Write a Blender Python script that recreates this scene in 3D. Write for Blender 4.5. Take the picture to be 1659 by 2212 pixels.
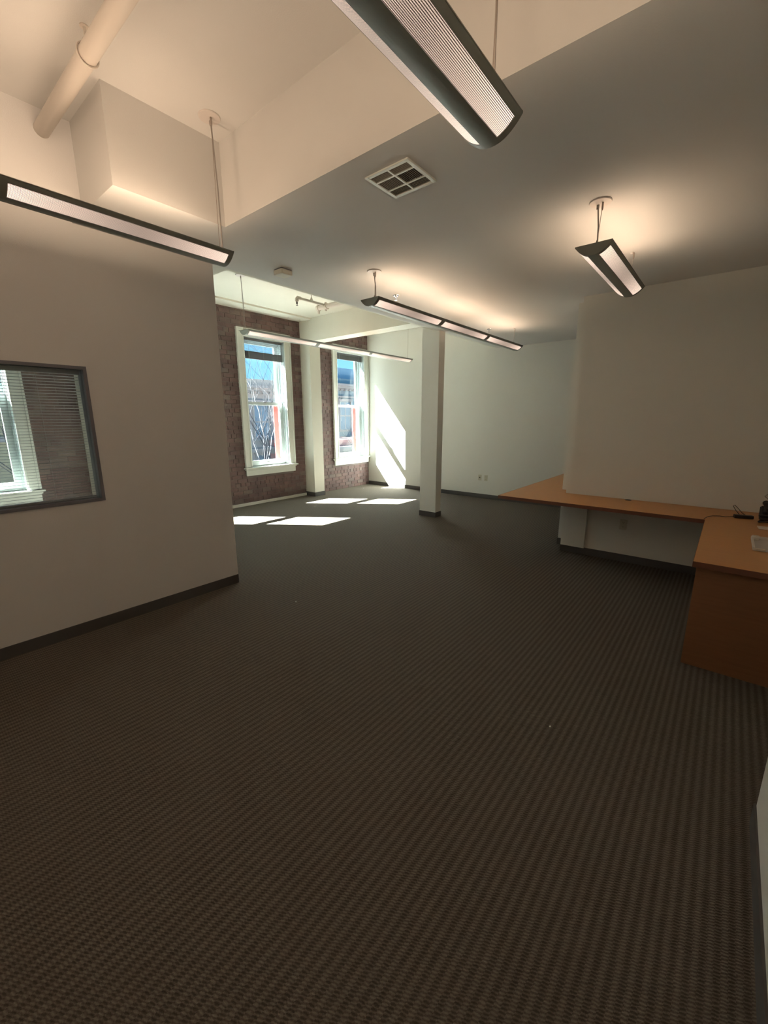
import bpy, bmesh, math, random
from mathutils import Vector, Matrix
random.seed(7)
SC = bpy.context.scene
COL = SC.collection
for o in list(bpy.data.objects):
    bpy.data.objects.remove(o)

# ------------------------------------------------------------------ camera
EYE = 1.65
F, YAW, PITCH, ROLL = 900.868, 0.68681, -0.22009, -0.002966
fw = Vector((math.cos(PITCH)*math.cos(YAW), math.cos(PITCH)*math.sin(YAW), math.sin(PITCH)))
r0 = Vector((math.sin(YAW), -math.cos(YAW), 0)); u0 = r0.cross(fw)
rr = r0*math.cos(ROLL) + u0*math.sin(ROLL); uu = -r0*math.sin(ROLL) + u0*math.cos(ROLL)
cam_d = bpy.data.cameras.new('camera'); cam = bpy.data.objects.new('camera', cam_d); COL.objects.link(cam)
cam_d.sensor_fit = 'VERTICAL'; cam_d.sensor_height = 36.0; cam_d.lens = F/2212*36.0
cam_d.clip_start = 0.02; cam_d.clip_end = 500
M = Matrix((rr, uu, -fw)).transposed().to_4x4(); M.translation = Vector((0, 0, EYE)); cam.matrix_world = M
SC.camera = cam

# ------------------------------------------------------------------ world, sun, exposure
SUN_DIR = Vector((0.58, -0.827, -1.0)).normalized()
w = bpy.data.worlds.new('world'); SC.world = w; w.use_nodes = True
nt = w.node_tree; nt.nodes.clear()
tcw = nt.nodes.new('ShaderNodeTexCoord'); sw = nt.nodes.new('ShaderNodeSeparateXYZ'); nt.links.new(tcw.outputs['Generated'], sw.inputs[0])
sky = nt.nodes.new('ShaderNodeValToRGB'); nt.links.new(sw.outputs['Z'], sky.inputs[0])     # clear sky: pale at the horizon, deeper overhead
sky.color_ramp.elements[0].position = 0.0; sky.color_ramp.elements[0].color = (0.28, 0.60, 0.82, 1)
sky.color_ramp.elements[1].position = 0.8; sky.color_ramp.elements[1].color = (0.08, 0.26, 0.60, 1)
e_ = sky.color_ramp.elements.new(0.22); e_.color = (0.17, 0.48, 0.80, 1)
bg = nt.nodes.new('ShaderNodeBackground'); bg.inputs[1].default_value = 0.55
out = nt.nodes.new('ShaderNodeOutputWorld')
nt.links.new(sky.outputs[0], bg.inputs[0]); nt.links.new(bg.outputs[0], out.inputs[0])
sd = bpy.data.lights.new('sun', 'SUN'); sd.energy = 82.0; sd.angle = math.radians(0.53); sd.color = (0.96, 1.0, 0.95)
sun = bpy.data.objects.new('sun', sd); COL.objects.link(sun)
sun.rotation_euler = (-SUN_DIR).to_track_quat('Z', 'Y').to_euler(); sun.location = (-6, 15, 14)
LAMP_W = 3.35            # watts of each lamp section's uplight
LAMP_COL = (1.0, 0.735, 0.50)
STRIP_E = 0.72
vs = SC.view_settings
vs.view_transform = 'Standard'; vs.look = 'None'; vs.gamma = 1.0; vs.use_curve_mapping = False
vs.exposure = 1.65
SC.cycles.use_denoising = True
SC.cycles.max_bounces = 12; SC.cycles.diffuse_bounces = 8; SC.cycles.transparent_max_bounces = 16
SC.cycles.sample_clamp_indirect = 6.0

# ------------------------------------------------------------------ materials
def mat(name, col, rough=0.6, metal=0.0, noise=0.0, scale=8.0, bump=0.0, bscale=60.0, spec=0.5, col2=None):
    m = bpy.data.materials.new(name); m.use_nodes = True
    t = m.node_tree; N = t.nodes; b = N['Principled BSDF']
    b.inputs['Base Color'].default_value = (*col, 1); b.inputs['Roughness'].default_value = rough
    b.inputs['Metallic'].default_value = metal; b.inputs['Specular IOR Level'].default_value = spec
    tc = N.new('ShaderNodeTexCoord')
    if noise or col2:
        n = N.new('ShaderNodeTexNoise'); n.inputs['Scale'].default_value = scale; n.inputs['Detail'].default_value = 5
        t.links.new(tc.outputs['Object'], n.inputs['Vector'])
        mx = N.new('ShaderNodeMix'); mx.data_type = 'RGBA'
        c2 = col2 or tuple(c*(1-noise) for c in col)
        mx.inputs[6].default_value = (*col, 1); mx.inputs[7].default_value = (*c2, 1)
        t.links.new(n.outputs['Fac'], mx.inputs[0]); t.links.new(mx.outputs[2], b.inputs['Base Color'])
    if bump:
        n2 = N.new('ShaderNodeTexNoise'); n2.inputs['Scale'].default_value = bscale; n2.inputs['Detail'].default_value = 3
        t.links.new(tc.outputs['Object'], n2.inputs['Vector'])
        bp = N.new('ShaderNodeBump'); bp.inputs['Strength'].default_value = bump; bp.inputs['Distance'].default_value = 0.004
        t.links.new(n2.outputs['Fac'], bp.inputs['Height']); t.links.new(bp.outputs[0], b.inputs['Normal'])
    return m

def nodes(m): return m.node_tree, m.node_tree.nodes, m.node_tree.nodes['Principled BSDF']
def math_n(t, op, a, b=None, c=None):
    n = t.nodes.new('ShaderNodeMath'); n.operation = op
    for i, v in enumerate((a, b, c)):
        if v is None: continue
        if isinstance(v, (int, float)): n.inputs[i].default_value = v
        else: t.links.new(v, n.inputs[i])
    return n.outputs[0]

WALL = mat('wall_paint', (0.67, 0.655, 0.61), 0.7, noise=0.04, scale=3, bump=0.15, bscale=220)
WALLP = mat('hazed_wall_paint', (0.67, 0.655, 0.65), 0.7, noise=0.04, scale=3, bump=0.15, bscale=220)  # wall paint tinted cooler, the haze's neutral cast put into the colour
CEIL = mat('ceiling_paint', (0.62, 0.61, 0.595), 0.8, noise=0.03, scale=2, bump=0.12, bscale=160)
CREAM = mat('cream_paint', (0.68, 0.66, 0.58), 0.6, noise=0.05, scale=6, bump=0.1)
TRIMW = mat('white_trim', (0.68, 0.70, 0.65), 0.4, noise=0.04, scale=10)
SASH = mat('sash_paint', (0.52, 0.58, 0.58), 0.4, noise=0.04, scale=10)
BASEM = mat('rubber_base', (0.085, 0.078, 0.075), 0.55, noise=0.15, scale=9)
DARKM = mat('dark_metal', (0.10, 0.10, 0.115), 0.5)
GRAYF = mat('grey_frame', (0.16, 0.16, 0.19), 0.5)
SLAT = mat('blind_slat', (0.17, 0.17, 0.18), 0.45)
SLATL = mat('office_slat', (0.24, 0.25, 0.27), 0.45)
LAMPM = mat('lamp_paint', (0.30, 0.31, 0.28), 0.5, bump=0.02)
LAMPIN = mat('lamp_reflector', (0.8, 0.8, 0.78), 0.5)
CANOPY = mat('canopy_paint', (0.60, 0.55, 0.52), 0.5)
CABLE = mat('cable_steel', (0.35, 0.30, 0.27), 0.35, metal=0.6)
CORD = mat('cord_grey', (0.30, 0.27, 0.25), 0.5)
CHROME = mat('chrome', (0.75, 0.75, 0.78), 0.15, metal=1.0)
PIPEW = mat('painted_pipe', (0.66, 0.60, 0.54), 0.5)
BLACKP = mat('black_plastic', (0.015, 0.015, 0.018), 0.4)
BLACKC = mat('black_cord', (0.02, 0.018, 0.018), 0.5)
IVORY = mat('ivory_plate', (0.50, 0.47, 0.37), 0.4)
SLOTM = mat('outlet_slot', (0.06, 0.055, 0.05), 0.6)
REDP = mat('red_frame', (0.40, 0.07, 0.06), 0.6)
WHITEP = mat('paper_white', (0.62, 0.56, 0.50), 0.5)
VENTD = mat('duct_shade_dark', (0.05, 0.05, 0.048), 0.8)
VENTS = mat('vent_slat', (0.26, 0.25, 0.22), 0.5)

# wood desk
def wood(name, c1, c2, rough):
    m = mat(name, c1, rough); t, N, b = nodes(m)
    tc = N.new('ShaderNodeTexCoord'); mp = N.new('ShaderNodeMapping'); mp.inputs['Scale'].default_value = (14, 1.2, 14)
    n = N.new('ShaderNodeTexNoise'); n.inputs['Scale'].default_value = 4; n.inputs['Detail'].default_value = 8; n.inputs['Distortion'].default_value = 0.6
    t.links.new(tc.outputs['Object'], mp.inputs[0]); t.links.new(mp.outputs[0], n.inputs['Vector'])
    mx = N.new('ShaderNodeMix'); mx.data_type = 'RGBA'; mx.inputs[6].default_value = (*c1, 1); mx.inputs[7].default_value = (*c2, 1)
    t.links.new(n.outputs['Fac'], mx.inputs[0]); t.links.new(mx.outputs[2], b.inputs['Base Color'])
    return m
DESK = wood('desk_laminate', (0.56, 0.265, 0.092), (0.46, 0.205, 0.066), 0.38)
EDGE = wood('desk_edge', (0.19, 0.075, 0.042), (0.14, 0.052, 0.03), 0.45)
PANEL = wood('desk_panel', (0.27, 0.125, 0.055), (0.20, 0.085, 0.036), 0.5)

# carpet: ribs run along x, looped yarn across them
CARPET = mat('ribbed_carpet', (0.13, 0.105, 0.08), 0.95, spec=0.1)
t, N, b = nodes(CARPET)
tc = N.new('ShaderNodeTexCoord'); sp = N.new('ShaderNodeSeparateXYZ'); t.links.new(tc.outputs['Object'], sp.inputs[0])
nz = N.new('ShaderNodeTexNoise'); nz.inputs['Scale'].default_value = 45; nz.inputs['Detail'].default_value = 2
t.links.new(tc.outputs['Object'], nz.inputs['Vector'])
wob = math_n(t, 'MULTIPLY', math_n(t, 'SUBTRACT', nz.outputs['Fac'], 0.5), 0.010)
yy = math_n(t, 'ADD', sp.outputs['Y'], wob)
rib = math_n(t, 'MULTIPLY_ADD', math_n(t, 'SINE', math_n(t, 'MULTIPLY', yy, 2*math.pi/0.036)), 0.5, 0.5)
row = math_n(t, 'FLOOR', math_n(t, 'DIVIDE', yy, 0.018))
ph = math_n(t, 'MULTIPLY', row, 2.3)
xx = math_n(t, 'MULTIPLY_ADD', sp.outputs['X'], 2*math.pi/0.011, ph)
xx = math_n(t, 'MULTIPLY_ADD', sp.outputs['Y'], 2*math.pi/0.03, xx)
xx = math_n(t, 'MULTIPLY_ADD', nz.outputs['Fac'], 5.0, xx)
loop = math_n(t, 'MULTIPLY_ADD', math_n(t, 'SINE', xx), 0.5, 0.5)
hgt = math_n(t, 'ADD', math_n(t, 'MULTIPLY', rib, 0.45), math_n(t, 'MULTIPLY', loop, 0.5))
vn = N.new('ShaderNodeTexNoise'); vn.inputs['Scale'].default_value = 350; vn.inputs['Detail'].default_value = 2
t.links.new(tc.outputs['Object'], vn.inputs['Vector'])
hh = math_n(t, 'MULTIPLY_ADD', math_n(t, 'SUBTRACT', vn.outputs['Fac'], 0.5), 0.7, hgt)
cr = N.new('ShaderNodeValToRGB'); t.links.new(hh, cr.inputs[0])
cr.color_ramp.elements[0].position = 0.12; cr.color_ramp.elements[0].color = (0.073, 0.059, 0.047, 1)  # grooves painted darker: shade between ribs and loops put into the colour
cr.color_ramp.elements[1].position = 0.95; cr.color_ramp.elements[1].color = (0.180, 0.158, 0.132, 1)
t.links.new(cr.outputs[0], b.inputs['Base Color'])
bp = N.new('ShaderNodeBump'); bp.inputs['Strength'].default_value = 0.8; bp.inputs['Distance'].default_value = 0.006
t.links.new(hh, bp.inputs['Height']); t.links.new(bp.outputs[0], b.inputs['Normal'])

# brick: per brick tint
def brickmat(name, island):
    m = mat(name, (0.1, 0.05, 0.045), 0.8); t, N, b = nodes(m)
    if island:
        g = N.new('ShaderNodeNewGeometry'); rnd = g.outputs['Random Per Island']
    else:
        g = N.new('ShaderNodeObjectInfo'); rnd = g.outputs['Random']
    cr = N.new('ShaderNodeValToRGB'); t.links.new(rnd, cr.inputs[0])
    e = cr.color_ramp.elements
    e[0].position = 0; e[0].color = (0.135, 0.085, 0.080, 1); e[1].position = 1; e[1].color = (0.20, 0.155, 0.145, 1)
    for p, c in ((0.35, (0.148, 0.094, 0.088, 1)), (0.7, (0.160, 0.102, 0.094, 1)), (0.9, (0.175, 0.130, 0.118, 1)), (0.985, (0.18, 0.14, 0.13, 1))):
        x = e.new(p); x.color = c
    tc = N.new('ShaderNodeNewGeometry'); n = N.new('ShaderNodeTexNoise'); n.inputs['Scale'].default_value = 5; n.inputs['Detail'].default_value = 8
    t.links.new(tc.outputs['Position'], n.inputs['Vector'])
    mx = N.new('ShaderNodeMix'); mx.data_type = 'RGBA'; mx.blend_type = 'MULTIPLY'; mx.inputs[0].default_value = 0.75
    c2 = N.new('ShaderNodeValToRGB'); t.links.new(n.outputs['Fac'], c2.inputs[0])
    c2.color_ramp.elements[0].position = 0.3; c2.color_ramp.elements[0].color = (0.55, 0.55, 0.6, 1)
    c2.color_ramp.elements[1].position = 0.7; c2.color_ramp.elements[1].color = (1.25, 1.15, 1.1, 1)
    t.links.new(cr.outputs[0], mx.inputs[6]); t.links.new(c2.outputs[0], mx.inputs[7]); t.links.new(mx.outputs[2], b.inputs['Base Color'])
    n2 = N.new('ShaderNodeTexNoise'); n2.inputs['Scale'].default_value = 70; n2.inputs['Detail'].default_value = 4
    t.links.new(tc.outputs['Position'], n2.inputs['Vector'])
    bp = N.new('ShaderNodeBump'); bp.inputs['Strength'].default_value = 0.6; bp.inputs['Distance'].default_value = 0.006
    t.links.new(n2.outputs['Fac'], bp.inputs['Height']); t.links.new(bp.outputs[0], b.inputs['Normal'])
    return m
BRICK = brickmat('old_brick', False); BRICKS = brickmat('old_brick_field', True)
MORTAR = mat('mortar', (0.21, 0.17, 0.16), 0.9, col2=(0.13, 0.10, 0.092), scale=9, bump=0.5, bscale=90)

def glassmat(name, tint, gl=0.05):
    m = bpy.data.materials.new(name); m.use_nodes = True; t = m.node_tree; t.nodes.clear()
    tr = t.nodes.new('ShaderNodeBsdfTransparent'); tr.inputs[0].default_value = (*tint, 1)
    g = t.nodes.new('ShaderNodeBsdfGlossy'); g.inputs['Roughness'].default_value = 0.02
    mx = t.nodes.new('ShaderNodeMixShader'); mx.inputs[0].default_value = gl
    o = t.nodes.new('ShaderNodeOutputMaterial')
    t.links.new(tr.outputs[0], mx.inputs[1]); t.links.new(g.outputs[0], mx.inputs[2]); t.links.new(mx.outputs[0], o.inputs[0])
    return m
GLASS = glassmat('window_glass', (0.95, 0.98, 0.97), 0.012)
GLASSI = glassmat('office_glass', (0.88, 0.90, 0.90), 0.07)

# perforated metal panel of the lamps: a grid of holes with the lit interior behind them
PERF = bpy.data.materials.new('perforated_panel'); PERF.use_nodes = True
t = PERF.node_tree; N = t.nodes; b = N['Principled BSDF']; b.inputs['Base Color'].default_value = (0.42, 0.36, 0.34, 1); b.inputs['Roughness'].default_value = 0.5
tc = N.new('ShaderNodeTexCoord'); sp = N.new('ShaderNodeSeparateXYZ'); t.links.new(tc.outputs['Object'], sp.inputs[0])
def cell(o, per, off=0.0):
    v = math_n(t, 'MULTIPLY_ADD', o, 1/per, off); return math_n(t, 'SUBTRACT', math_n(t, 'FRACT', v), 0.5)
a_ = cell(sp.outputs['X'], 0.0038); b_ = cell(sp.outputs['Y'], 0.0038)
d2 = math_n(t, 'ADD', math_n(t, 'MULTIPLY', a_, a_), math_n(t, 'MULTIPLY', b_, b_))
hole = math_n(t, 'LESS_THAN', d2, 0.105)
b.inputs['Emission Color'].default_value = (1.0, 0.74, 0.60, 1)
sg_ = N.new('ShaderNodeSeparateXYZ'); t.links.new(tc.outputs['Generated'], sg_.inputs[0])
ue = math_n(t, 'POWER', math_n(t, 'ABSOLUTE', math_n(t, 'MULTIPLY_ADD', sg_.outputs['X'], 2.0, -1.05)), 1.5)   # glow painted brighter towards the section ends, dimmer mid-section
EMS = math_n(t, 'MULTIPLY', hole, math_n(t, 'MULTIPLY_ADD', ue, STRIP_E*1.0, STRIP_E*0.5))
t.links.new(EMS, b.inputs['Emission Strength'])

# ------------------------------------------------------------------ helpers
def obj(name, bm_or_me, m, parent=None, loc=None, smooth=False):
    if isinstance(bm_or_me, bmesh.types.BMesh):
        me = bpy.data.meshes.new(name); bmesh.ops.recalc_face_normals(bm_or_me, faces=bm_or_me.faces[:]); bm_or_me.to_mesh(me); bm_or_me.free()
    else: me = bm_or_me
    if m is not None and not me.materials: me.materials.append(m)
    if smooth:
        for p in me.polygons: p.use_smooth = True
    o = bpy.data.objects.new(name, me); COL.objects.link(o)
    if parent: o.parent = parent
    if loc: o.location = loc
    return o
def bx(bm, x0, x1, y0, y1, z0, z1, bev=0.0):
    v = [bm.verts.new((x, y, z)) for x in (x0, x1) for y in (y0, y1) for z in (z0, z1)]
    fs = [bm.faces.new([v[i] for i in q]) for q in ((0,1,3,2),(4,6,7,5),(0,4,5,1),(2,3,7,6),(0,2,6,4),(1,5,7,3))]
    if bev:
        es = list({e for f in fs for e in f.edges}); bmesh.ops.bevel(bm, geom=es, offset=bev, segments=2, affect='EDGES', profile=0.6)
    return bm
def box(*a, bev=0.0):
    return bx(bmesh.new(), *a, bev=bev)
def boxes(lst, bev=0.0):
    bm = bmesh.new()
    for a in lst: bx(bm, *a, bev=bev)
    return bm
def tube(bm, pts, r, seg=10, cap=True, radii=None):
    pts = [Vector(p) for p in pts]; rings = []
    for i, p in enumerate(pts):
        d = (pts[min(i+1, len(pts)-1)] - pts[max(i-1, 0)]).normalized()
        a = d.orthogonal().normalized() if i == 0 else (rings_a - d*rings_a.dot(d)).normalized()
        rings_a = a; c = d.cross(a); rad = radii[i] if radii else r
        rings.append([bm.verts.new(p + (a*math.cos(2*math.pi*k/seg) + c*math.sin(2*math.pi*k/seg))*rad) for k in range(seg)])
    for i in range(len(rings)-1):
        for k in range(seg):
            bm.faces.new((rings[i][k], rings[i][(k+1) % seg], rings[i+1][(k+1) % seg], rings[i+1][k]))
    if cap: bm.faces.new(rings[0]); bm.faces.new(rings[-1])
    return bm
def lathe(bm, prof, c=(0,0,0), seg=24):
    rings = [[bm.verts.new((c[0]+r*math.cos(2*math.pi*k/seg), c[1]+r*math.sin(2*math.pi*k/seg), c[2]+z)) for k in range(seg)] for r, z in prof]
    for i in range(len(rings)-1):
        for k in range(seg): bm.faces.new((rings[i][k], rings[i][(k+1)%seg], rings[i+1][(k+1)%seg], rings[i+1][k]))
    bm.faces.new(rings[0]); bm.faces.new(rings[-1]); return bm
def prism(poly, z0, z1, bev=0.0):
    bm = bmesh.new(); a = [bm.verts.new((x, y, z0)) for x, y in poly]; b2 = [bm.verts.new((x, y, z1)) for x, y in poly]
    bm.faces.new(a); bm.faces.new(b2); n = len(poly)
    for i in range(n): bm.faces.new((a[i], a[(i+1)%n], b2[(i+1)%n], b2[i]))
    return bm
def tag(o, label, cat, group=None, kind=None):
    o['label'] = label; o['category'] = cat
    if group: o['group'] = group
    if kind: o['kind'] = kind
    return o
def thing(name, label, cat, loc=(0,0,0), group=None, kind=None):
    o = bpy.data.objects.new(name, None); o.empty_display_size = 0.1; COL.objects.link(o); o.location = loc
    return tag(o, label, cat, group, kind)
def struct(name, bm, m, label=None):
    o = obj(name, bm, m); o['kind'] = 'structure'
    if label: o['label'] = label
    return o
def copy_tree(o, parent=None):
    c = o.copy(); COL.objects.link(c); c.parent = parent
    for ch in list(o.children): copy_tree(ch, c)
    return c

# ------------------------------------------------------------------ room constants
H1, H2, H3 = 2.985, 3.50, 3.60      # lower, raised, bay ceilings
YP = 3.748                          # partition / lower ceiling edge
YB = 7.12                           # brick face
XE = 2.19                           # end of partition
XS = 1.872                          # lower ceiling starts
XF = 8.06                           # far white wall
XR = 5.385                          # desk wall
YN = -0.287                         # wall beside the camera
YR = -0.75
XB = -2.6

struct('floor', box(XB-0.1, XF+0.15, YR-0.1, YB+0.35, -0.15, 0.0), CARPET, 'dark brown ribbed carpet covering the whole floor')
struct('ceiling_lower', box(XS, XF+0.15, YR-0.1, YP, H1, 3.9), CEIL, 'lower flat painted ceiling carrying the square vent')
struct('ceiling_raised', box(XB-0.1, XS, YR-0.1, YP, H2, 3.9), CEIL, 'raised painted ceiling well above the two nearest lamps')
struct('ceiling_bay', box(XB-0.1, XF+0.15, YP, YB+0.35, H3, 3.9), CREAM, 'high pale ceiling of the window bay')
struct('trim_soffit', box(1.158, XS, 2.988, YP, H1, H2), CEIL, 'boxed soffit under the raised ceiling above the left wall')

# partition with the internal window opening
IX0, IX1, IZ0, IZ1 = -0.55, 1.108, 1.03, 2.03
struct('wall_left', boxes([(XB, IX0, YP, YP+0.12, 0, H3), (IX1, XE, YP, YP+0.12, 0, H3), (IX0, IX1, YP, YP+0.12, 0, IZ0), (IX0, IX1, YP, YP+0.12, IZ1, H3)]), WALLP, 'left painted partition with the internal window')
struct('wall_office_side', box(2.07, XE, YP+0.12, YB, 0, H3), WALL)
struct('baseboard_left', box(XB, XE, YP-0.008, YP, 0, 0.088), BASEM)
struct('wall_left_upper', box(XB, 1.158, 3.53, YP, 3.05, H2), WALLP)
struct('wall_far', box(XF, XF+0.15, YR, YB, 0, H3), WALL, 'far white painted wall beyond the column')
struct('baseboard_far', box(XF-0.008, XF, YR, YB-0.01, 0, 0.088), BASEM)
struct('wall_right', boxes([(XR, 5.64, YR, 1.49, 0, H1)]), WALL, 'painted wall behind the built in desk')
struct('wall_right_return', box(5.64, 5.95, YR, 1.61, 0, H1), WALL, 'paler wall end stepping out behind the desk wall')
struct('baseboard_right', boxes([(XR-0.008, XR, YR, 1.498, 0, 0.088), (XR, 5.63, 1.49, 1.498, 0, 0.088), (5.63, 5.64, 1.49, 1.618, 0, 0.088), (5.64, 5.96, 1.61, 1.618, 0, 0.088)]), BASEM)
struct('wall_near', box(XB, 2.05, YR, YN, 0, H2), WALL, 'painted wall end at the right edge close to the camera')
struct('baseboard_near', boxes([(XB, 2.058, YN, YN+0.008, 0, 0.1), (2.05, 2.058, YR, YN, 0, 0.1)]), BASEM)
struct('wall_recess', box(2.05, XF, YR-0.12, YR, 0, H1), WALL)
struct('wall_behind', box(XB-0.12, XB, YR, YB, 0, H3), WALL)

# ------------------------------------------------------------------ brick wall with four windows
CL = [0.175, 2.36, 4.49, 6.85]           # left edges of the casings
OPZ0, OPZ1 = 0.74, 3.12
def seg_boxes(y0, y1, x0, x1, ztop):
    L = []; xs = x0
    for c in CL:
        a, b2 = c+0.13, c+1.07
        L.append((xs, a, y0, y1, 0, ztop)); L.append((a, b2, y0, y1, 0, OPZ0-0.03)); L.append((a, b2, y0, y1, OPZ1+0.02, ztop)); xs = b2
    L.append((xs, x1, y0, y1, 0, ztop)); return L
wb = struct('wall_back', boxes(seg_boxes(YB+0.006, YB+0.30, XB, XF+0.15, H3)), MORTAR, 'exposed old brick wall holding the sash windows')
def unit_brick(k):
    random.seed(k); bm = bmesh.new(); bx(bm, -.5, .5, -.5, .5, -.5, .5)
    for v in bm.verts:
        v.co += Vector((random.uniform(-.025, .025), random.uniform(-.1, .1), random.uniform(-.05, .05)))
    me = bpy.data.meshes.new('brick'); bmesh.ops.recalc_face_normals(bm, faces=bm.faces[:]); bm.to_mesh(me); bm.free(); me.materials.append(BRICK); return me
UB = [unit_brick(k) for k in range(8)]
random.seed(3)
BH, BL, J = 0.066, 0.203, 0.011
field = bmesh.new(); n_ind = 0; cand = []
def zone_bricks(x0, x1):
    L = []; row = 0; z = 0.0
    while z < H3-0.02:
        z1 = min(z+BH, H3-0.005); hd = (row % 6 == 5); ln = 0.098 if hd else BL
        x = x0 - (row % 2)*(ln+J)/2 - random.uniform(0, .01)
        while x < x1:
            a, b2 = max(x, x0+.003), min(x+ln, x1-.003)
            spans = [(a, b2)]
            for c in CL:
                if z1 > 0.60 and z < 3.24:
                    ns = []
                    for s, e in spans:
                        if e <= c+.03 or s >= c+1.17: ns.append((s, e))
                        else:
                            if s < c+.03: ns.append((s, c+.03))
                            if e > c+1.17: ns.append((c+1.17, e))
                    spans = ns
            for s, e in spans:
                if e-s > 0.02: L.append((s, e, z, z1))
            x += ln+J
        z += BH+J; row += 1
    return L
z1b = zone_bricks(4.1, 5.97); z2b = zone_bricks(6.25, XF); z0b = zone_bricks(1.30, 1.95)+zone_bricks(2.36, 4.1)
z2b.sort(key=lambda q: q[2])
ind = (z1b + z2b)[:296]; rest = (z1b + z2b)[296:] + z0b
for s, e, za, zb in ind:
    o = bpy.data.objects.new('brick', random.choice(UB)); COL.objects.link(o); o.parent = wb
    o.location = ((s+e)/2, YB+0.006+random.uniform(-.002, .003), (za+zb)/2); o.scale = (e-s, 0.018, zb-za)
    o.rotation_euler = (random.uniform(-.012, .012), random.uniform(-.006, .006), random.uniform(-.005, .005))
for s, e, za, zb in rest:
    dy = random.uniform(-.002, .002); bx(field, s, e, YB-0.003+dy, YB+0.012, za, zb)
fo = obj('brick_field', field, BRICKS, wb); fo['kind'] = 'stuff'

struct('trim_brick_base', box(XE, 5.97, YB-0.02, YB+0.004, 0, 0.055), CREAM)
led = struct('trim_ledge', box(XE, 5.97, 6.76, YB+0.004, 3.572, H3), CREAM)
bm = bmesh.new()
for x in (4.62, 5.55, 5.85): lathe(bm, [(0.022, 0), (0.022, -0.004), (0.012, -0.012), (0.004, -0.013)], (x, 6.95, 3.572), 12)
obj('bolt', bm, PIPEW, led)

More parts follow.
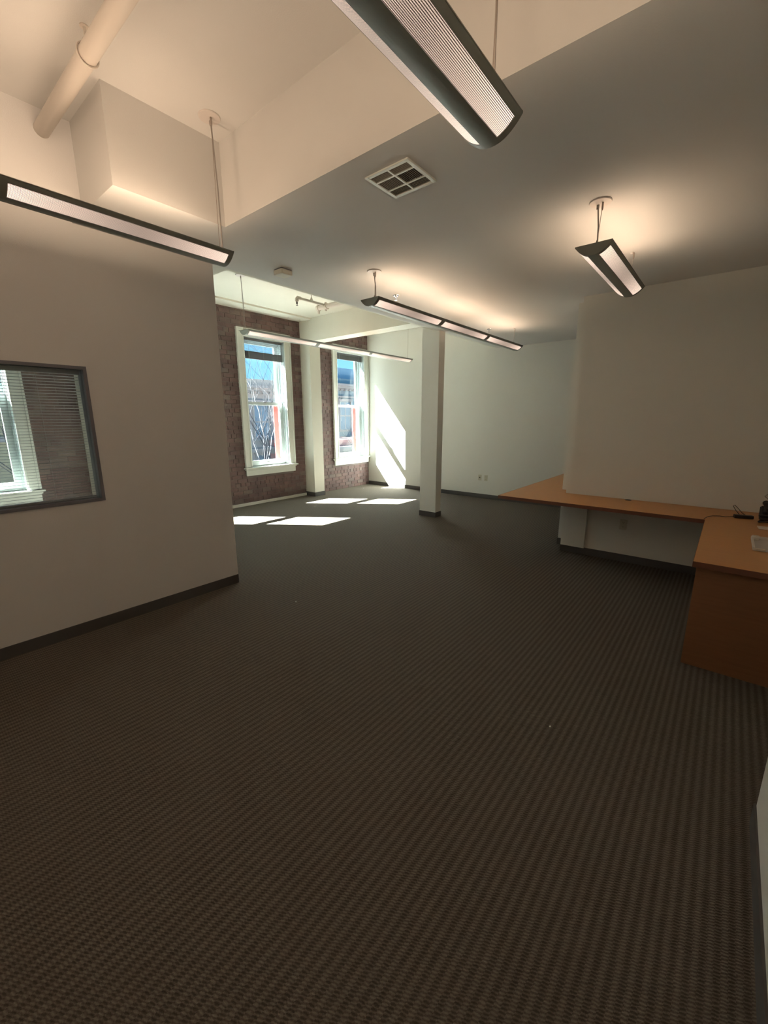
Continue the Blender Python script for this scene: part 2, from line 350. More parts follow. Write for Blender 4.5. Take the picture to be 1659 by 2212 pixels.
# ------------------------------------------------------------------ windows
def make_window(c, n, bundle):
    a, b2 = c+0.15, c+1.05
    wn = bpy.data.objects.new('window_%d' % n, None); COL.objects.link(wn); wn.location = (c, YB, 0); wn['kind'] = 'structure'
    P = lambda name, bm, m, smooth=False: _p(name, bm, m, wn, smooth)
    def _p(name, bm, m, par, smooth):
        o = obj(name, bm, m, par, smooth=smooth); o.location = (-c, -YB, 0) ; return o
    y = YB
    bm = boxes([(c, a, y-.032, y+.01, OPZ0, 3.27), (b2, c+1.2, y-.032, y+.01, OPZ0, 3.27), (a, b2, y-.032, y+.01, OPZ1, 3.27)], bev=0.004)
    for q in ((c, c+.028), (c+1.172, c+1.2)): bx(bm, q[0], q[1], y-.048, y-.03, OPZ0, 3.27, bev=.005)
    bx(bm, c, c+1.2, y-.0475, y-.0305, 3.243, 3.269, bev=.005)
    for q in ((a-.03, a-.018), (b2+.018, b2+.03)): bx(bm, q[0], q[1], y-.038, y-.03, OPZ0, OPZ1+.02, bev=.002)
    P('casing', bm, TRIMW)
    P('jamb', boxes([(a-.02, a, y-.01, y+.30, OPZ0, OPZ1), (b2, b2+.02, y-.01, y+.30, OPZ0, OPZ1), (a-.02, b2+.02, y-.01, y+.30, OPZ1, OPZ1+.02),
                     (b2-.016, b2, y+.07, y+.10, OPZ0, OPZ1), (a, a+.016, y+.07, y+.10, OPZ0, OPZ1), (b2-.012, b2, y+.16, y+.172, OPZ0, OPZ1), (a, a+.012, y+.16, y+.172, OPZ0, OPZ1)]), SASH)
    P('stool', box(c-.03, c+1.23, y-.085, y+.14, .705, .735, bev=.008), TRIMW)
    bm = boxes([(c+.01, c+1.19, y-.03, y+.005, .575, .705)], bev=.003); bx(bm, c-.005, c+1.205, y-.05, y+.005, .68, .706, bev=.006)
    P('apron', bm, TRIMW)
    P('outer_sill', box(a-.02, b2+.02, y+.13, y+.36, .68, .75), SASH)
    def sash(z0, z1, y0, y1, bot, top, meet_low, ym):
        L = [(a+.012, a+.09, y0, y1, z0, z1), (b2-.09, b2-.012, y0, y1, z0, z1)]
        L.append((a+.09, b2-.09, min(y0, ym) if meet_low else y0, y1, z0, z0+bot))
        L.append((a+.09, b2-.09, y0, y1 if meet_low else max(y1, ym), z1-top, z1))
        s = P('sash', boxes(L), SASH)
        obj('pane', box(a+.085, b2-.085, (y0+y1)/2-.002, (y0+y1)/2+.002, z0+bot-.004, z1-top+.004), GLASS, s)
        return s
    s1 = sash(.745, 1.975, y+.10, y+.14, .10, .055, False, y+.162); sash(1.920, 3.11, y+.185, y+.225, .055, .07, True, y+.163)
    xm = (a+b2)/2
    bm = boxes([(xm-.03, xm+.03, y+.085, y+.10, 1.965, 1.978)], bev=.003); tube(bm, [(xm-.025, y+.09, 1.983), (xm+.02, y+.09, 1.986)], .006, 8)
    obj('sash_lock', bm, CHROME, s1)
    obj('sash_lift', boxes([(xm-.03, xm+.03, y+.088, y+.101, .80, .812)], bev=.003), CHROME, s1)
    if n < 3: P('screen_frame', boxes([(b2-.135, b2-.02, y+.25, y+.27, .75, 1.95), (a+.02, a+.05, y+.25, y+.27, .75, 1.95)]), REDP)
    # raised venetian blind hanging in the head of the window
    bl = P('blind_headrail', box(a+.01, b2-.01, y+.035, y+.075, OPZ1-.035, OPZ1-.002, bev=.003), SLAT)
    if bundle:
        zb = OPZ1-.36; nb = 16
        for k in range(nb):
            z = zb + .014 + k*.0075
            o = obj('slat', box(a+.012, b2-.012, y+.032+.001*(k % 3), y+.078-.001*(k % 2), z, z+.0035), SLAT, bl)
        for k in range(9):
            z = zb + .15 + k*.021
            obj('slat', box(a+.012, b2-.012, y+.045, y+.070, z, z+.0012), SLAT, bl)
        obj('bottom_rail', box(a+.012, b2-.012, y+.035, y+.075, zb-.005, zb+.012, bev=.003), SLAT, bl)
    else:
        zb = OPZ1-.135
        for k in range(12):
            z = zb + .014 + k*.0075
            o = obj('slat', box(a+.012, b2-.012, y+.032+.001*(k % 3), y+.078-.001*(k % 2), z, z+.0035), SLAT, bl)
        obj('bottom_rail', box(a+.012, b2-.012, y+.035, y+.075, zb-.005, zb+.012, bev=.003), SLAT, bl)
    bm = bmesh.new()
    for q in (a+.12, xm, b2-.12): tube(bm, [(q, y+.029, zb), (q, y+.029, OPZ1-.03)], .0012, 5)
    tube(bm, [(a+.13, y+.028, OPZ1-.03), (a+.131, y+.028, 1.95), (a+.15, y+.03, 1.6)], .0016, 5)
    tube(bm, [(b2-.01, y+.03, OPZ1-.03), (b2-.012, y+.03, 1.2), (b2-.01, y+.03, 1.0)], .0016, 5)
    lathe(bm, [(.004, 0), (.008, -.02), (.006, -.04), (.002, -.045)], (b2-.01, y+.03, 1.0), 8)
    obj('pull_cord', bm, TRIMW, bl)
    return wn
make_window(CL[2], 1, True); make_window(CL[3], 2, False); make_window(CL[1], 3, False); make_window(CL[0], 4, False)

# ------------------------------------------------------------------ beams, pilasters, column
def beam(name, label, x0, x1, y0, y1, z0, z1):
    o = obj(name, box(x0, x1, y0, y1, z0, z1, bev=.004), CREAM); tag(o, label, 'beam', kind='structure'); return o
beam('ceiling_beam', 'cream ceiling beam running from brick wall pilaster to the white column', 5.97, 6.25, YP, 6.83, 3.17, H3)
beam('ceiling_beam', 'short visible stub of beam at the top of the left partition end', 2.07, 2.36, YP, 6.83, 2.99, H3)
def pilaster(label, x0, x1):
    p = thing('pilaster', label, 'pilaster', (x0, 6.83, 0), kind='structure')
    s = obj('shaft', box(x0, x1, 6.83, YB+.01, 0, H3), CREAM, p); s.location = (-x0, -6.83, 0)
    s = obj('base_trim', box(x0-.008, x1+.008, 6.822, YB+.01, 0, .088), BASEM, p); s.location = (-x0, -6.83, 0)
pilaster('pale pilaster on the brick wall between the two visible sash windows', 5.97, 6.25)
pilaster('pale pilaster inside the office seen through the blinds', 1.95, 2.35)
cl = thing('column', 'square white free-standing column with dark rubber base in mid room', 'column', (5.91, 3.72, 0), kind='structure')
s = obj('shaft', box(5.91, 6.08, 3.72, 4.04, 0, 3.17, bev=.003), WALL, cl); s.location = (-5.91, -3.72, 0)
s = obj('base_trim', box(5.902, 6.088, 3.712, 4.048, 0, .088, bev=.002), BASEM, cl); s.location = (-5.91, -3.72, 0)
bm = bmesh.new(); bx(bm, 2.07, 8.06, YP, YP+.1, H1+.02, H3); obj_h = struct('trim_header', bm, CREAM)

# ------------------------------------------------------------------ internal window with blind in the left wall
wn = bpy.data.objects.new('window_5', None); COL.objects.link(wn); wn.location = (IX1, YP, IZ0); wn['kind'] = 'structure'
def wp(name, bm, m):
    o = obj(name, bm, m, wn); o.location = (-IX1, -YP, -IZ0); return o
fwid = .022
wp('window_frame', boxes([(IX1-fwid, IX1, YP-.006, YP+.125, IZ0, IZ1), (IX0, IX0+fwid, YP-.006, YP+.125, IZ0, IZ1), (IX0+fwid, IX1-fwid, YP-.006, YP+.125, IZ0, IZ0+fwid), (IX0+fwid, IX1-fwid, YP-.006, YP+.125, IZ1-fwid, IZ1)]), GRAYF)
wp('pane', box(IX0+fwid, IX1-fwid, YP+.03, YP+.036, IZ0+fwid, IZ1-fwid), GLASSI)
wp('headrail', box(IX0+.03, IX1-.03, YP+.065, YP+.10, IZ1-.055, IZ1-.025, bev=.002), SLATL)
sm = bmesh.new()
for k in range(4):
    y0 = -.0125+.00625*k; zc = [0, .0012, .0016, .0012, 0]
    v = [sm.verts.new(p) for p in ((0, y0, zc[k]), (1, y0, zc[k]), (1, y0+.00625, zc[k+1]), (0, y0+.00625, zc[k+1]), (0, y0, zc[k]+.0006), (1, y0, zc[k]+.0006), (1, y0+.00625, zc[k+1]+.0006), (0, y0+.00625, zc[k+1]+.0006))]
    for q in ((0,1,2,3),(4,7,6,5),(0,4,5,1),(3,2,6,7),(0,3,7,4),(1,5,6,2)): sm.faces.new([v[i] for i in q])
sme = bpy.data.meshes.new('slat'); sm.to_mesh(sme); sm.free(); sme.materials.append(SLATL)
zz = IZ0+.045
while zz < IZ1-.06:
    o = bpy.data.objects.new('slat', sme); COL.objects.link(o); o.parent = wn
    o.location = (IX0+.035-IX1, .083, zz-IZ0); o.scale = (IX1-IX0-.07, 1, 1); o.rotation_euler = (math.radians(-6), 0, 0); zz += .0205
wp('bottom_rail', box(IX0+.035, IX1-.035, YP+.07, YP+.095, IZ0+.024, IZ0+.036), SLATL)
bm = bmesh.new()
for q in (-.3, .25, .82): tube(bm, [(q, YP+.083, IZ0+.03), (q, YP+.083, IZ1-.03)], .001, 5)
wp('ladder_cord', bm, SLATL)

# ------------------------------------------------------------------ pendant lamps
def lamp_section_profile():
    HWd, DP = 0.11, 0.062
    pts = []
    for k in range(25):
        u = -1 + 2*k/24; pts.append((u*HWd, -DP*(1-abs(u)**2.2)))
    return HWd, DP, pts
def y2z(y): return -0.062*(1-abs(y/0.11)**2.2)
def strip_mesh(x0, x1, ya, yb, inset=0.0, n=6, th=.002):
    bm = bmesh.new(); rows = []
    for k in range(n+1):
        y = ya + (yb-ya)*k/n; z = y2z(y)+inset
        rows.append([bm.verts.new((x0, y, z)), bm.verts.new((x1, y, z)), bm.verts.new((x1, y, z+th)), bm.verts.new((x0, y, z+th))])
    for k in range(n):
        A, B = rows[k], rows[k+1]
        for i in range(4): bm.faces.new((A[i], A[(i+1)%4], B[(i+1)%4], B[i]))
    bm.faces.new(rows[0]); bm.faces.new(rows[-1]); return bm
def make_lamp(label, x0, nsec, L, y, ztop, cables, ceil_z, gap=.075, watts=None):
    """x0 near end, nsec sections of length L along +x; cables = [(x, with_canopy)]"""
    root = thing('pendant_lamp', label, 'lamp', (x0, y, ztop), group='linear pendant lamps hung from the ceiling')
    T = nsec*L; S0, S1 = .033, .094
    bm = bmesh.new()
    def add(b2):
        me = bpy.data.meshes.new('t'); b2.to_mesh(me); b2.free(); bm.from_mesh(me); bpy.data.meshes.remove(me)
    add(strip_mesh(0.004, T-.004, -S0, S0, 0, 8)); add(strip_mesh(.004, T-.004, S1, .11, 0, 3)); add(strip_mesh(.004, T-.004, -.11, -S1, 0, 3))
    for i in range(nsec+1):
        xa = max(.004, i*L-gap/2) if i else .004; xb = min(T-.004, i*L+gap/2) if i < nsec else T-.004
        if i == 0: xb = gap*.42
        if i == nsec: xa = T-gap*.42
        add(strip_mesh(xa, xb, S0, S1, 0, 5)); add(strip_mesh(xa, xb, -S1, -S0, 0, 5))
    bx(bm, .004, T-.004, -.11, -.104, 0, .006); bx(bm, .004, T-.004, .104, .11, 0, .006)
    obj('housing', bm, LAMPM, root, smooth=False)
    for i in range(nsec):
        xa = i*L+(gap/2 if i else gap*.42); xb = (i+1)*L-(gap/2 if i < nsec-1 else gap*.42)
        for s in (1, -1):
            pb = strip_mesh(xa, xb, S0 if s > 0 else -S1, S1 if s > 0 else -S0, .0015, 5, .001)
            obj('perforated_panel', pb, PERF, root)
        # uplight of this section
        for s_ in (1, -1):      # two tubes throwing light up and out to either side
            ld = bpy.data.lights.new('uplight', 'AREA'); ld.shape = 'RECTANGLE'; ld.size = xb-xa-.06; ld.size_y = .03
            ld.energy = (watts or LAMP_W)*.5; ld.color = LAMP_COL
            lo = bpy.data.objects.new('uplight', ld); COL.objects.link(lo); lo.parent = root; lo.location = ((xa+xb)/2, -s_*.03, -.010); lo.rotation_euler = (math.pi+s_*math.radians(62), 0, 0)
        rb = boxes([(xa, xb, -.03, .03, -.048, -.040), (xa, xb, -.103, -.030, -.0385, -.0365), (xa, xb, .030, .103, -.0385, -.0365)])
        obj('reflector', boxes([(xa, xb, -.032, .032, -.046, -.040)]), LAMPIN, root)
    HWd, DP, pts = lamp_section_profile()
    for xe, dx in ((0, .006), (T-.006, .006)):
        bm = bmesh.new(); a = [bm.verts.new((xe, p[0], p[1])) for p in pts] ; b2 = [bm.verts.new((xe+dx, p[0], p[1])) for p in pts]
        a = [bm.verts.new((xe, -.11, .007))] + a + [bm.verts.new((xe, .11, .007))]; b2 = [bm.verts.new((xe+dx, -.11, .007))] + b2 + [bm.verts.new((xe+dx, .11, .007))]
        bm.faces.new(a); bm.faces.new(b2); n = len(a)
        for i in range(n): bm.faces.new((a[i], a[(i+1)%n], b2[(i+1)%n], b2[i]))
        obj('end_cap', bm, LAMPM, root)
    top = ceil_z-ztop
    for cx_, can in cables:
        xl = cx_-x0
        obj('bracket', box(xl-.02, xl+.02, -.105, .105, .001, .005), LAMPM, root)
        bm = bmesh.new(); tube(bm, [(xl, 0, .003), (xl, -.014, top-.01)], .0018, 6)
        lathe(bm, [(.006, 0), (.006, .03), (.003, .04)], (xl, 0, .004), 8); lathe(bm, [(.003, -.05), (.006, -.04), (.006, -.008), (.003, 0)], (xl, -.014, top-.004), 8)
        obj('suspension_cable', bm, CABLE, root)
        if can:
            bm = bmesh.new(); tube(bm, [(xl+.02, .0, .003), (xl+.024, .006, top*.5), (xl+.018, .018, top-.006)], .0045, 8)
            lathe(bm, [(.008, -.03), (.009, -.005), (.006, 0)], (xl+.018, .018, top-.004), 8)
            obj('power_cord', bm, CORD, root)
            obj('canopy', lathe(bmesh.new(), [(.064, -.009), (.066, -.005), (.066, -.0005), (.06, 0)], (xl, 0, top), 32), CANOPY, root)
        else:
            obj('anchor', lathe(bmesh.new(), [(.006, -.012), (.014, -.004), (.014, 0)], (xl, 0, top), 12), CANOPY, root)
    return root
make_lamp('pendant lamp crossing the left wall near the boxed soffit', 1.735-3*1.17, 3, 1.17, 2.80, 2.72, [(1.70, True), (-1.6, False)], H2)
make_lamp('large pendant lamp nearest the camera entering from the top edge', 1.62-3*1.17, 3, 1.17, .815, 2.675, [(1.592, True), (-1.6, False)], H2)
make_lamp('long three-section pendant lamp under the lower ceiling beside the white column', 3.17, 3, 1.15, 2.765, 2.735, [(3.24, True), (6.5, False)], H1, watts=1.9)
make_lamp('short single-section pendant lamp in front of the desk wall', 3.115, 1, 1.225, .838, 2.722, [(3.19, True), (4.27, False)], H1, watts=2.2)
make_lamp('long pendant lamp in front of the sash windows of the bay', 3.66, 3, 1.33, 5.57, 2.885, [(3.66, True), (7.60, False)], H3, watts=1.2)

# ------------------------------------------------------------------ ceiling fittings
v = thing('ceiling_vent', 'square white louvred air vent set in the lower ceiling', 'vent', (2.18, 1.655, H1))
VX0, VX1, VY0, VY1 = -.142, .142, -.15, .15
xs = [VX0+.022, VX0+.085, VX0+.193, VX1-.022]; ysv = [VY0+.022, .0, VY1-.022]
bm = boxes([(VX0, VX1, VY0, VY0+.022, -.009, 0), (VX0, VX1, VY1-.022, VY1, -.009, 0), (VX0, VX0+.022, VY0+.022, VY1-.022, -.009, 0), (VX1-.022, VX1, VY0+.022, VY1-.022, -.009, 0)], bev=.002)
obj('frame', bm, TRIMW, v)
obj('crossbar', boxes([(VX0+.02, VX1-.02, -.005, .005, -.008, -.001), (xs[1]-.005, xs[1]+.005, VY0+.02, VY1-.02, -.0085, -.0015), (xs[2]-.005, xs[2]+.005, VY0+.02, VY1-.02, -.0085, -.0015)]), TRIMW, v)
obj('duct_shade', box(VX0+.02, VX1-.02, VY0+.02, VY1-.02, -.0012, -.0006), VENTD, v)  # thin dark sheet behind the louvres, painting in the shade of the opening
def slat_me(sx, sy):
    bm = bmesh.new(); bx(bm, -sx/2, sx/2, -sy/2, sy/2, -.0025, .0025); me = bpy.data.meshes.new('louvre'); bm.to_mesh(me); bm.free(); me.materials.append(VENTS); return me
for i in range(3):
    for j in range(2):
        ya, yb = (VY0+.022, -.005) if j == 0 else (.005, VY1-.022)
        xa, xb = (xs[i]+(.005 if i else 0), xs[i+1]-(.005 if i < 2 else 0))
        if i == 1:
            me = slat_me(xb-xa, .002); q = ya+.006
            while q < yb-.003:
                o = bpy.data.objects.new('louvre', me); COL.objects.link(o); o.parent = v; o.location = ((xa+xb)/2, q, -.0045); o.rotation_euler = (.6 if j else -.6, 0, 0); q += .0115
        else:
            me = slat_me(.002, yb-ya); q = xa+.006
            while q < xb-.003:
                o = bpy.data.objects.new('louvre', me); COL.objects.link(o); o.parent = v; o.location = (q, (ya+yb)/2, -.0045); o.rotation_euler = (0, .6 if i else -.6, 0); q += .0115
sdt = thing('smoke_detector', 'small square cream detector on the ceiling near the bay edge', 'detector', (2.68, 3.39, H1))
obj('housing', box(-.062, .062, -.062, .062, -.05, -.006, bev=.012), CREAM, sdt); obj('base_plate', box(-.056, .056, -.056, .056, -.006, 0), GRAYF, sdt)
def sprinkler(label, x, y, z):
    s = thing('sprinkler', label, 'sprinkler', (x, y, z), group='pendent sprinkler heads in the lower ceiling')
    obj('escutcheon', lathe(bmesh.new(), [(.020, -.009), (.034, -.003), (.036, 0)], (0, 0, 0), 20), CHROME, s)
    bm = bmesh.new(); lathe(bm, [(.009, 0), (.011, -.02), (.006, -.024)], (0, 0, 0), 12)
    for a in (-1, 1): tube(bm, [(a*.009, 0, -.015), (a*.013, 0, -.03), (a*.003, 0, -.046)], .0022, 6)
    lathe(bm, [(.004, -.046), (.015, -.048), (.016, -.050), (.002, -.051)], (0, 0, 0), 14)
    obj('sprinkler_head', bm, CHROME, s)
sprinkler('pendent sprinkler head just behind the near part of the column-side lamp', 3.99, 3.09, H1)
sprinkler('pendent sprinkler head near the far end of the column-side lamp', 6.32, 3.09, H1)

# ------------------------------------------------------------------ pipes
pr = thing('ceiling_pipe', 'fat cream painted pipe slung under the raised ceiling at upper left', 'pipe', (1.0, 2.65, 3.38))
s = obj('pipe', tube(bmesh.new(), [(1.0, -.25, 3.385), (1.0, 3.53, 3.385)], .041, 20), PIPEW, pr, smooth=True); s.location = (-1.0, -2.65, -3.38)
bm = bmesh.new(); tube(bm, [(1.0, 2.68, H2), (1.0, 2.68, 3.436)], .007, 8); lathe(bm, [(.02, 0), (.02, -.004)], (1.0, 2.68, H2), 12)
lathe(bm, [(.013, 0), (.013, -.015)], (1.0, 2.68, 3.45), 8)
s = obj('hanger_rod', bm, PIPEW, pr); s.location = (-1.0, -2.65, -3.38)
bm = bmesh.new(); ring = [(1.0+.046*math.cos(k*math.pi/12), 2.68, 3.385+.048*math.sin(k*math.pi/12)) for k in range(25)]
tube(bm, ring, .004, 6)
s = obj('hanger_ring', bm, PIPEW, pr); s.location = (-1.0, -2.65, -3.38)

sp_ = thing('sprinkler_pipe', 'cream sprinkler pipework hanging from the bay ceiling before the brick wall', 'pipe', (4.95, 5.24, 3.40))
def spp(name, bm, m): o = obj(name, bm, m, sp_, smooth=False); o.location = (-4.95, -5.24, -3.40); return o
spp('main_pipe', tube(bmesh.new(), [(4.95, YP+.1, 3.385), (4.95, 5.42, 3.385)], .036, 14), PIPEW)
spp('branch_pipe', tube(bmesh.new(), [(4.40, 5.24, 3.40), (4.91, 5.24, 3.40)], .019, 10), PIPEW)
bm = bmesh.new(); tube(bm, [(4.44, 5.24, 3.40), (4.39, 5.24, 3.402), (4.372, 5.24, 3.385), (4.372, 5.24, 3.345)], .026, 12)
spp('elbow', bm, PIPEW)
bm = bmesh.new(); tube(bm, [(4.372, 5.24, 3.35), (4.372, 5.24, 3.315)], .013, 8); lathe(bm, [(.004, 0), (.017, -.002), (.017, -.004)], (4.372, 5.24, 3.295), 12)
for q in (-.011, .011): tube(bm, [(4.372+q, 5.24, 3.318), (4.372+q*.6, 5.24, 3.295)], .003, 6)
spp('sprinkler_head', bm, SLOTM)
bm = bmesh.new(); tube(bm, [(4.95, 5.39, 3.385), (4.95, 5.43, 3.385)], .045, 14); tube(bm, [(4.95, 5.41, 3.36), (4.955, 5.41, 3.30)], .018, 8); tube(bm, [(4.95, 5.41, 3.41), (4.95, 5.41, 3.44)], .02, 8)
spp('end_cap', bm, PIPEW)
bm = bmesh.new(); tube(bm, [(4.95, 5.20, 3.385), (4.95, 5.28, 3.385)], .046, 14); tube(bm, [(4.95, 5.24, 3.41), (4.95, 5.24, 3.445)], .018, 8); tube(bm, [(4.95, 5.24, 3.35), (4.95, 5.24, 3.32)], .015, 8)
spp('clamp', bm, PIPEW)
for x, y, zt in ((4.66, 5.24, 3.42), (4.95, 5.02, 3.42)):
    bm = bmesh.new(); tube(bm, [(x, y, zt), (x, y, H3)], .006, 8); lathe(bm, [(.022, 0), (.022, .02), (.008, .05)], (x, y, zt-.012), 10)
    spp('hanger_rod', bm, PIPEW)

# ------------------------------------------------------------------ outlets
def outlet(label, y, z, duplex, x=XF, name='wall_outlet', group=None, m=IVORY):
    o = thing(name, label, 'outlet', (x, y, z), group=group)
    obj('cover_plate', box(-.007, 0, -.037, .037, -.060, .060, bev=.003), m, o)
    if duplex:
        for dz in (-.026, .026):
            r = obj('receptacle', box(-.0095, -.006, -.017, .017, dz-.015, dz+.015, bev=.003), m, o)
            obj('slot', boxes([(-.0105, -.009, -.008, -.005, dz-.002, dz+.008), (-.0105, -.009, .005, .008, dz-.002, dz+.008), (-.0105, -.009, -.0025, .0025, dz-.011, dz-.006)]), SLOTM, r)
    else:
        obj('data_jack', boxes([(-.010, -.006, -.012, .012, -.012, .016)], bev=.002), SLOTM, o)
outlet('left one of two small ivory wall plates low on the far wall', 3.985, .432, False, name='data_outlet')
outlet('right one of two small ivory outlets low on the far wall', 3.845, .432, True)
outlet('ivory outlet on the wall beneath the wooden desk', .825, .445, True, x=XR)

# ------------------------------------------------------------------ built-in desk
DT = .745
dk = thing('desk', 'built-in orange-brown wooden corner desk along the right wall', 'desk', (4.70, 0, 0))
def dp(name, bm, m, smooth=False): o = obj(name, bm, m, dk, smooth=smooth); o.location = (-4.70, 0, 0); return o
XD = 4.70
poly = [(XD, 2.075), (XF-.012, 2.075), (XF-.012, 1.622), (5.628, 1.622), (5.628, 1.502), (XR-.012, 1.502), (XR-.012, YR+.005), (3.245, YR+.005), (3.245, .080), (XD, .080)]
dp('desktop', prism([(XD+.003, 2.072)] + [(XF-.012, 2.072)] + poly[2:7] + [(3.248, YR+.005), (3.248, .077), (XD+.003, .077)], DT-.036, DT), DESK)
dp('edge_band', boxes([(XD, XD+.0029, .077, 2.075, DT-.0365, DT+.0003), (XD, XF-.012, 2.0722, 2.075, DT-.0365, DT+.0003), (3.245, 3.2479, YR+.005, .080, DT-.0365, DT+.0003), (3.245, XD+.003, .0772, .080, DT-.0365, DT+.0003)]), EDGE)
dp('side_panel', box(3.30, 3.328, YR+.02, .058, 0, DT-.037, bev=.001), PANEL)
dp('support_rail', box(XR-.03, XR-.001, .12, 1.48, DT-.10, DT-.037), WALL)
dp('support_panel', box(XR-.045, XR-.001, 1.215, 1.488, .09, DT-.037), WALL)
bm = bmesh.new(); lathe(bm, [(.034, 0), (.034, .003), (.026, .0045), (.024, .001)], (5.325, .80, DT), 24)
dp('grommet', bm, BLACKP, True)

# things on the desk at the right edge of the frame
ad = thing('power_adapter', 'small black power adapter lying on the desk corner by cables', 'adapter', (4.98, -.19, DT+.0015))
def rotbox(w_, d_, h_, ang, bev=.006, z0=0.0, cx_=0, cy_=0):
    bm = box(-w_/2, w_/2, -d_/2, d_/2, z0, z0+h_, bev=bev); bmesh.ops.rotate(bm, verts=bm.verts, cent=(0, 0, 0), matrix=Matrix.Rotation(ang, 3, 'Z')); bmesh.ops.translate(bm, verts=bm.verts, vec=(cx_, cy_, 0)); return bm
obj('brick', rotbox(.05, .14, .03, .25), BLACKP, ad).name = 'adapter_body'
bm = bmesh.new(); tube(bm, [(-.01, .05, .014), (-.03, .09, .008), (-.06, .13, .005), (-.05, .17, .006), (-.08, .22, .006), (-.15, .256, .005), (-.235, .272, .004), (-.270, .276, .0035)], .0032, 6)
obj('power_cord', bm, BLACKC, ad)
bm = bmesh.new(); tube(bm, [(.02, .02, .015), (.04, .06, .06), (.03, .085, .10), (.0, .075, .115), (.0, .05, .09), (.03, .01, .04), (.05, -.03, .012)], .0028, 6)
obj('cable_loop', bm, BLACKC, ad)
cb = obj('cable_coil', (lambda bm: tube(bm, [(4.84+.05*math.cos(k*.5)*(1+.1*math.sin(k)), -.335+.045*math.sin(k*.5), DT+.0075+.0022*k+.004*math.sin(k*1.3)) for k in range(34)], .006, 6))(bmesh.new()), BLACKC, smooth=True)
tag(cb, 'tangled black cable coil on the desk at the right edge', 'cable')
ph_ = thing('desk_phone', 'dark desk telephone half cut off by the right frame edge', 'phone', (5.06, -.395, DT+.001))
bm = bmesh.new(); bmesh.ops.create_cube(bm, size=1.0); bmesh.ops.scale(bm, vec=(.20, .19, .05), verts=bm.verts); bmesh.ops.translate(bm, verts=bm.verts, vec=(0, 0, .026))
for v_ in bm.verts:
    if v_.co.z > .03 and v_.co.x > 0: v_.co.z += .055
bmesh.ops.bevel(bm, geom=bm.edges[:], offset=.008, segments=2, affect='EDGES')
obj('phone_base', bm, BLACKP, ph_)
bm = bmesh.new(); tube(bm, [(-.09, .06, .075), (-.04, .06, .092), (.04, .06, .122), (.09, .06, .135)], .018, 10, radii=[.025, .016, .016, .025])
obj('handset', bm, BLACKP, ph_, smooth=True)
bm = bmesh.new()
for i in range(4):
    for j in range(3): bx(bm, -.07+i*.028, -.052+i*.028, -.065+j*.028, -.047+j*.028, .052+i*.0135, .060+i*.0135)
obj('keypad', bm, GRAYF, ph_)
bm = bmesh.new(); tube(bm, [(.02, -.02, .11), (.06, .08, .20), (.10, .02, .26), (.13, -.07, .2), (.12, -.12, .05)], .0022, 6)
obj('line_cord', bm, BLACKC, ph_)
CLEARP = mat('clear_plastic', (0.50, 0.45, 0.42), 0.15)
sg = thing('sign_holder', 'pale plastic bracket tray lying on the desk at the right edge', 'tray', (4.0, -.33, DT+.0015))
obj('base_plate', boxes([(-.22, .17, -.26, .09, 0, .004)], bev=.001), CLEARP, sg)
obj('upright', boxes([(.155, .17, -.26, .105, .0, .022), (-.20, .16, .092, .106, 0, .018), (-.22, -.205, .04, .105, 0, .016)], bev=.002), WHITEP, sg)
obj('corner_clip', boxes([(.10, .165, .06, .10, .004, .03)], bev=.004), WHITEP, sg)
pp = obj('paper_sheet', rotbox(.12, .30, .004, .08, bev=.001), WHITEP); pp.location = (4.63, -.43, DT+.0015); tag(pp, 'pale folded paper on the desk just in front of the black cables', 'paper')

# small litter on the carpet
random.seed(11)
for x, y, lab in ((2.25, 2.9, 'tiny white crumb on the carpet near the left wall end'), (7.45, 6.75, 'tiny white scrap on the carpet by the far brick corner'), (2.1, .55, 'tiny pale speck on the carpet in front of the desk')):
    bm = bmesh.new(); bmesh.ops.create_icosphere(bm, subdivisions=1, radius=.006)
    for v_ in bm.verts: v_.co = Vector((v_.co.x*random.uniform(.6, 1.4), v_.co.y*random.uniform(.6, 1.4), (v_.co.z+.006)*.5))
    o = obj('paper_scrap', bm, TRIMW); o.location = (x, y, 0); tag(o, lab, 'litter')

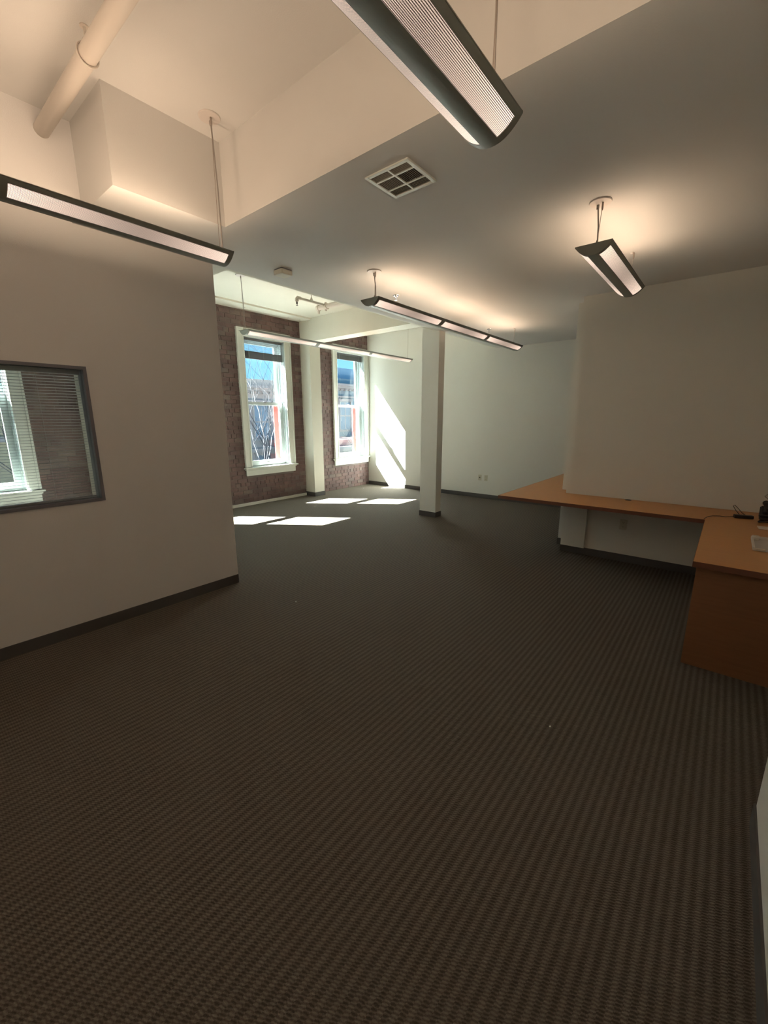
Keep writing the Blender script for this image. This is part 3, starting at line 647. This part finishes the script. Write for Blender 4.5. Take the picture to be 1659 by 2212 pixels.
# ------------------------------------------------------------------ outside
GZ = -4.6
ASPH = mat('street', (0.07, 0.07, 0.07), 0.9, noise=.2, scale=.5)
struct('ground', box(-120, 160, YB+.6, 140, GZ-.2, GZ), ASPH, 'street level ground outside')
STONE = mat('pale_stone', (0.36, 0.33, 0.31), 0.8, noise=.1, scale=.6)
STONEY = mat('yellow_stone', (0.38, 0.33, 0.22), 0.8, noise=.1, scale=.6)
STONEG = mat('blue_grey_stone', (0.24, 0.29, 0.32), 0.8, noise=.1, scale=.6)
ROOFB = mat('slate', (0.25, 0.36, 0.46), 0.7, noise=.1, scale=.8)
PINK = mat('pink_brick', (0.42, 0.24, 0.22), 0.8, noise=.1, scale=.8)
WPANE = mat('far_glass', (0.20, 0.27, 0.33), 0.1)
def building(label, x0, x1, y, top, wm, cm, nwin, rows, depth=12, roof=None):
    b = thing('building', label, 'building', (x0, y, GZ))
    def P(name, bm, m, par=None): o = obj(name, bm, m, par or b); o.location = (-x0, -y, -GZ) if par is None else (0, 0, 0); return o
    wl = P('facade', box(x0, x1, y, y+depth, GZ, top-.9), wm)
    P('cornice', boxes([(x0-.3, x1+.3, y-.55, y+depth, top-.62, top-.45), (x0-.2, x1+.2, y-.4, y+depth, top-.8, top-.62), (x0-.1, x1+.1, y-.2, y+depth, top-.95, top-.8)]), cm)
    P('parapet', box(x0, x1, y-.05, y+depth, top-.45, top), wm)
    P('string_course', boxes([(x0-.05, x1+.05, y-.16, y, top-1.55, top-1.4), (x0-.05, x1+.05, y-.2, y, top-5.0, top-4.75)]), cm)
    n = int((x1-x0)/.5); bm = bmesh.new()
    for i in range(n): bx(bm, x0+i*.5+.1, x0+i*.5+.3, y-.34, y-.1, top-.99, top-.86)
    P('dentils', bm, cm)['kind'] = 'stuff'
    wd = (x1-x0)/nwin
    for zc, hh_ in rows:
        for i in range(nwin):
            xc = x0+(i+.5)*wd; ww = min(1.3, wd*.5)
            f = P('window_frame', boxes([(xc-ww/2-.12, xc-ww/2, y-.08, y+.1, zc-hh_/2-.1, zc+hh_/2+.12), (xc+ww/2, xc+ww/2+.12, y-.08, y+.1, zc-hh_/2-.1, zc+hh_/2+.12), (xc-ww/2-.2, xc+ww/2+.2, y-.14, y+.1, zc+hh_/2+.1, zc+hh_/2+.32), (xc-ww/2-.2, xc+ww/2+.2, y-.16, y+.1, zc-hh_/2-.22, zc-hh_/2-.08), (xc-.03, xc+.03, y-.03, y+.02, zc-hh_/2, zc+hh_/2), (xc-ww/2, xc+ww/2, y-.03, y+.02, zc-.04, zc+.04)]), cm)
            P('pane', box(xc-ww/2, xc+ww/2, y-.012, y-.002, zc-hh_/2, zc+hh_/2), WPANE, f)
    if roof: P('roof', box(x0+.6, x1-.6, y+.6, y+depth-.6, top, top+roof), ROOFB)
    return b
building('pale stone building with cornice seen through the left sash window', 7.5, 21.5, 26, 4.35, STONE, STONE, 6, [(1.45, 2.2), (-2.1, 2.4)])
building('blue-grey building with white cornice seen through the right sash window', 22.6, 38, 26, 4.95, STONEG, STONE, 6, [(1.9, 2.2), (-1.9, 2.4)], depth=2.6, roof=.95)
building('yellowish building seen through the office blinds', -12, 6.6, 27, 5.6, STONEY, STONE, 7, [(2.2, 2.2), (-1.6, 2.4)])
lw = building('low pink brick shop front across the street', 18.2, 25, 21.5, .2, PINK, STONE, 4, [(-2.3, 1.9)], depth=4)

BARK = mat('pale_bark', (0.03, 0.03, 0.04), 0.9, noise=.3, scale=6)
def grow(bm, p, d, L, r, depth, rnd):
    pts = [p.copy()]; q = p.copy(); dd = d.copy(); n = 4
    for i in range(n):
        dd = (dd + Vector((rnd.uniform(-.18, .18), rnd.uniform(-.18, .18), rnd.uniform(-.05, .14)))).normalized(); q = q + dd*(L/n); pts.append(q.copy())
    rad = [r*(1-.45*i/n) for i in range(n+1)]
    tube(bm, pts, r, 5 if depth > 1 else 4, True, rad)
    if depth > 0:
        for k in range(rnd.choice((2, 3, 3))):
            i = rnd.randint(2, n); a = rnd.uniform(0, 6.28); nd = (dd + Vector((math.cos(a), math.sin(a), .25))*rnd.uniform(.45, .9)).normalized()
            grow(bm, pts[i], nd, L*rnd.uniform(.6, .82), rad[i]*.62, depth-1, rnd)
def tree(label, x, y, h, spread, seed, nb=4, depth=4, lean=(0, 0)):
    rnd = random.Random(seed); t_ = thing('bare_tree', label, 'tree', (x, y, GZ))
    top = Vector((lean[0]*.45, lean[1]*.45, h*.42)); obj('trunk', tube(bmesh.new(), [(0, 0, 0), top*.5+Vector((.05, 0, 0)), top], .12, 10, True, [.09, .06, .05]), BARK, t_)
    for k in range(nb):
        a = 6.28*k/nb+rnd.uniform(-.3, .3); bm = bmesh.new()
        grow(bm, top - Vector((0, 0, .3*k)), Vector((math.cos(a)*spread+lean[0]*.1, math.sin(a)*spread+lean[1]*.1, 1)).normalized(), h*.24, .030, depth, rnd)
        obj('branch', bm, BARK, t_)
tree('bare multi-stem tree outside the left sash window', 10.1, 14.6, 9.6, .42, 5, 5, 4)
tree('taller bare tree with twigs against the sky outside the left sash window', 14.6, 21.0, 13.5, .6, 9, 5, 4)
tree('leaning bare tree outside the right sash window', 14.3, 14.6, 8.0, .5, 21, 4, 3, lean=(3.0, .5))
tree('bare tree outside the window behind the office blinds', 2.4, 15.0, 9.5, .5, 31, 4, 3)
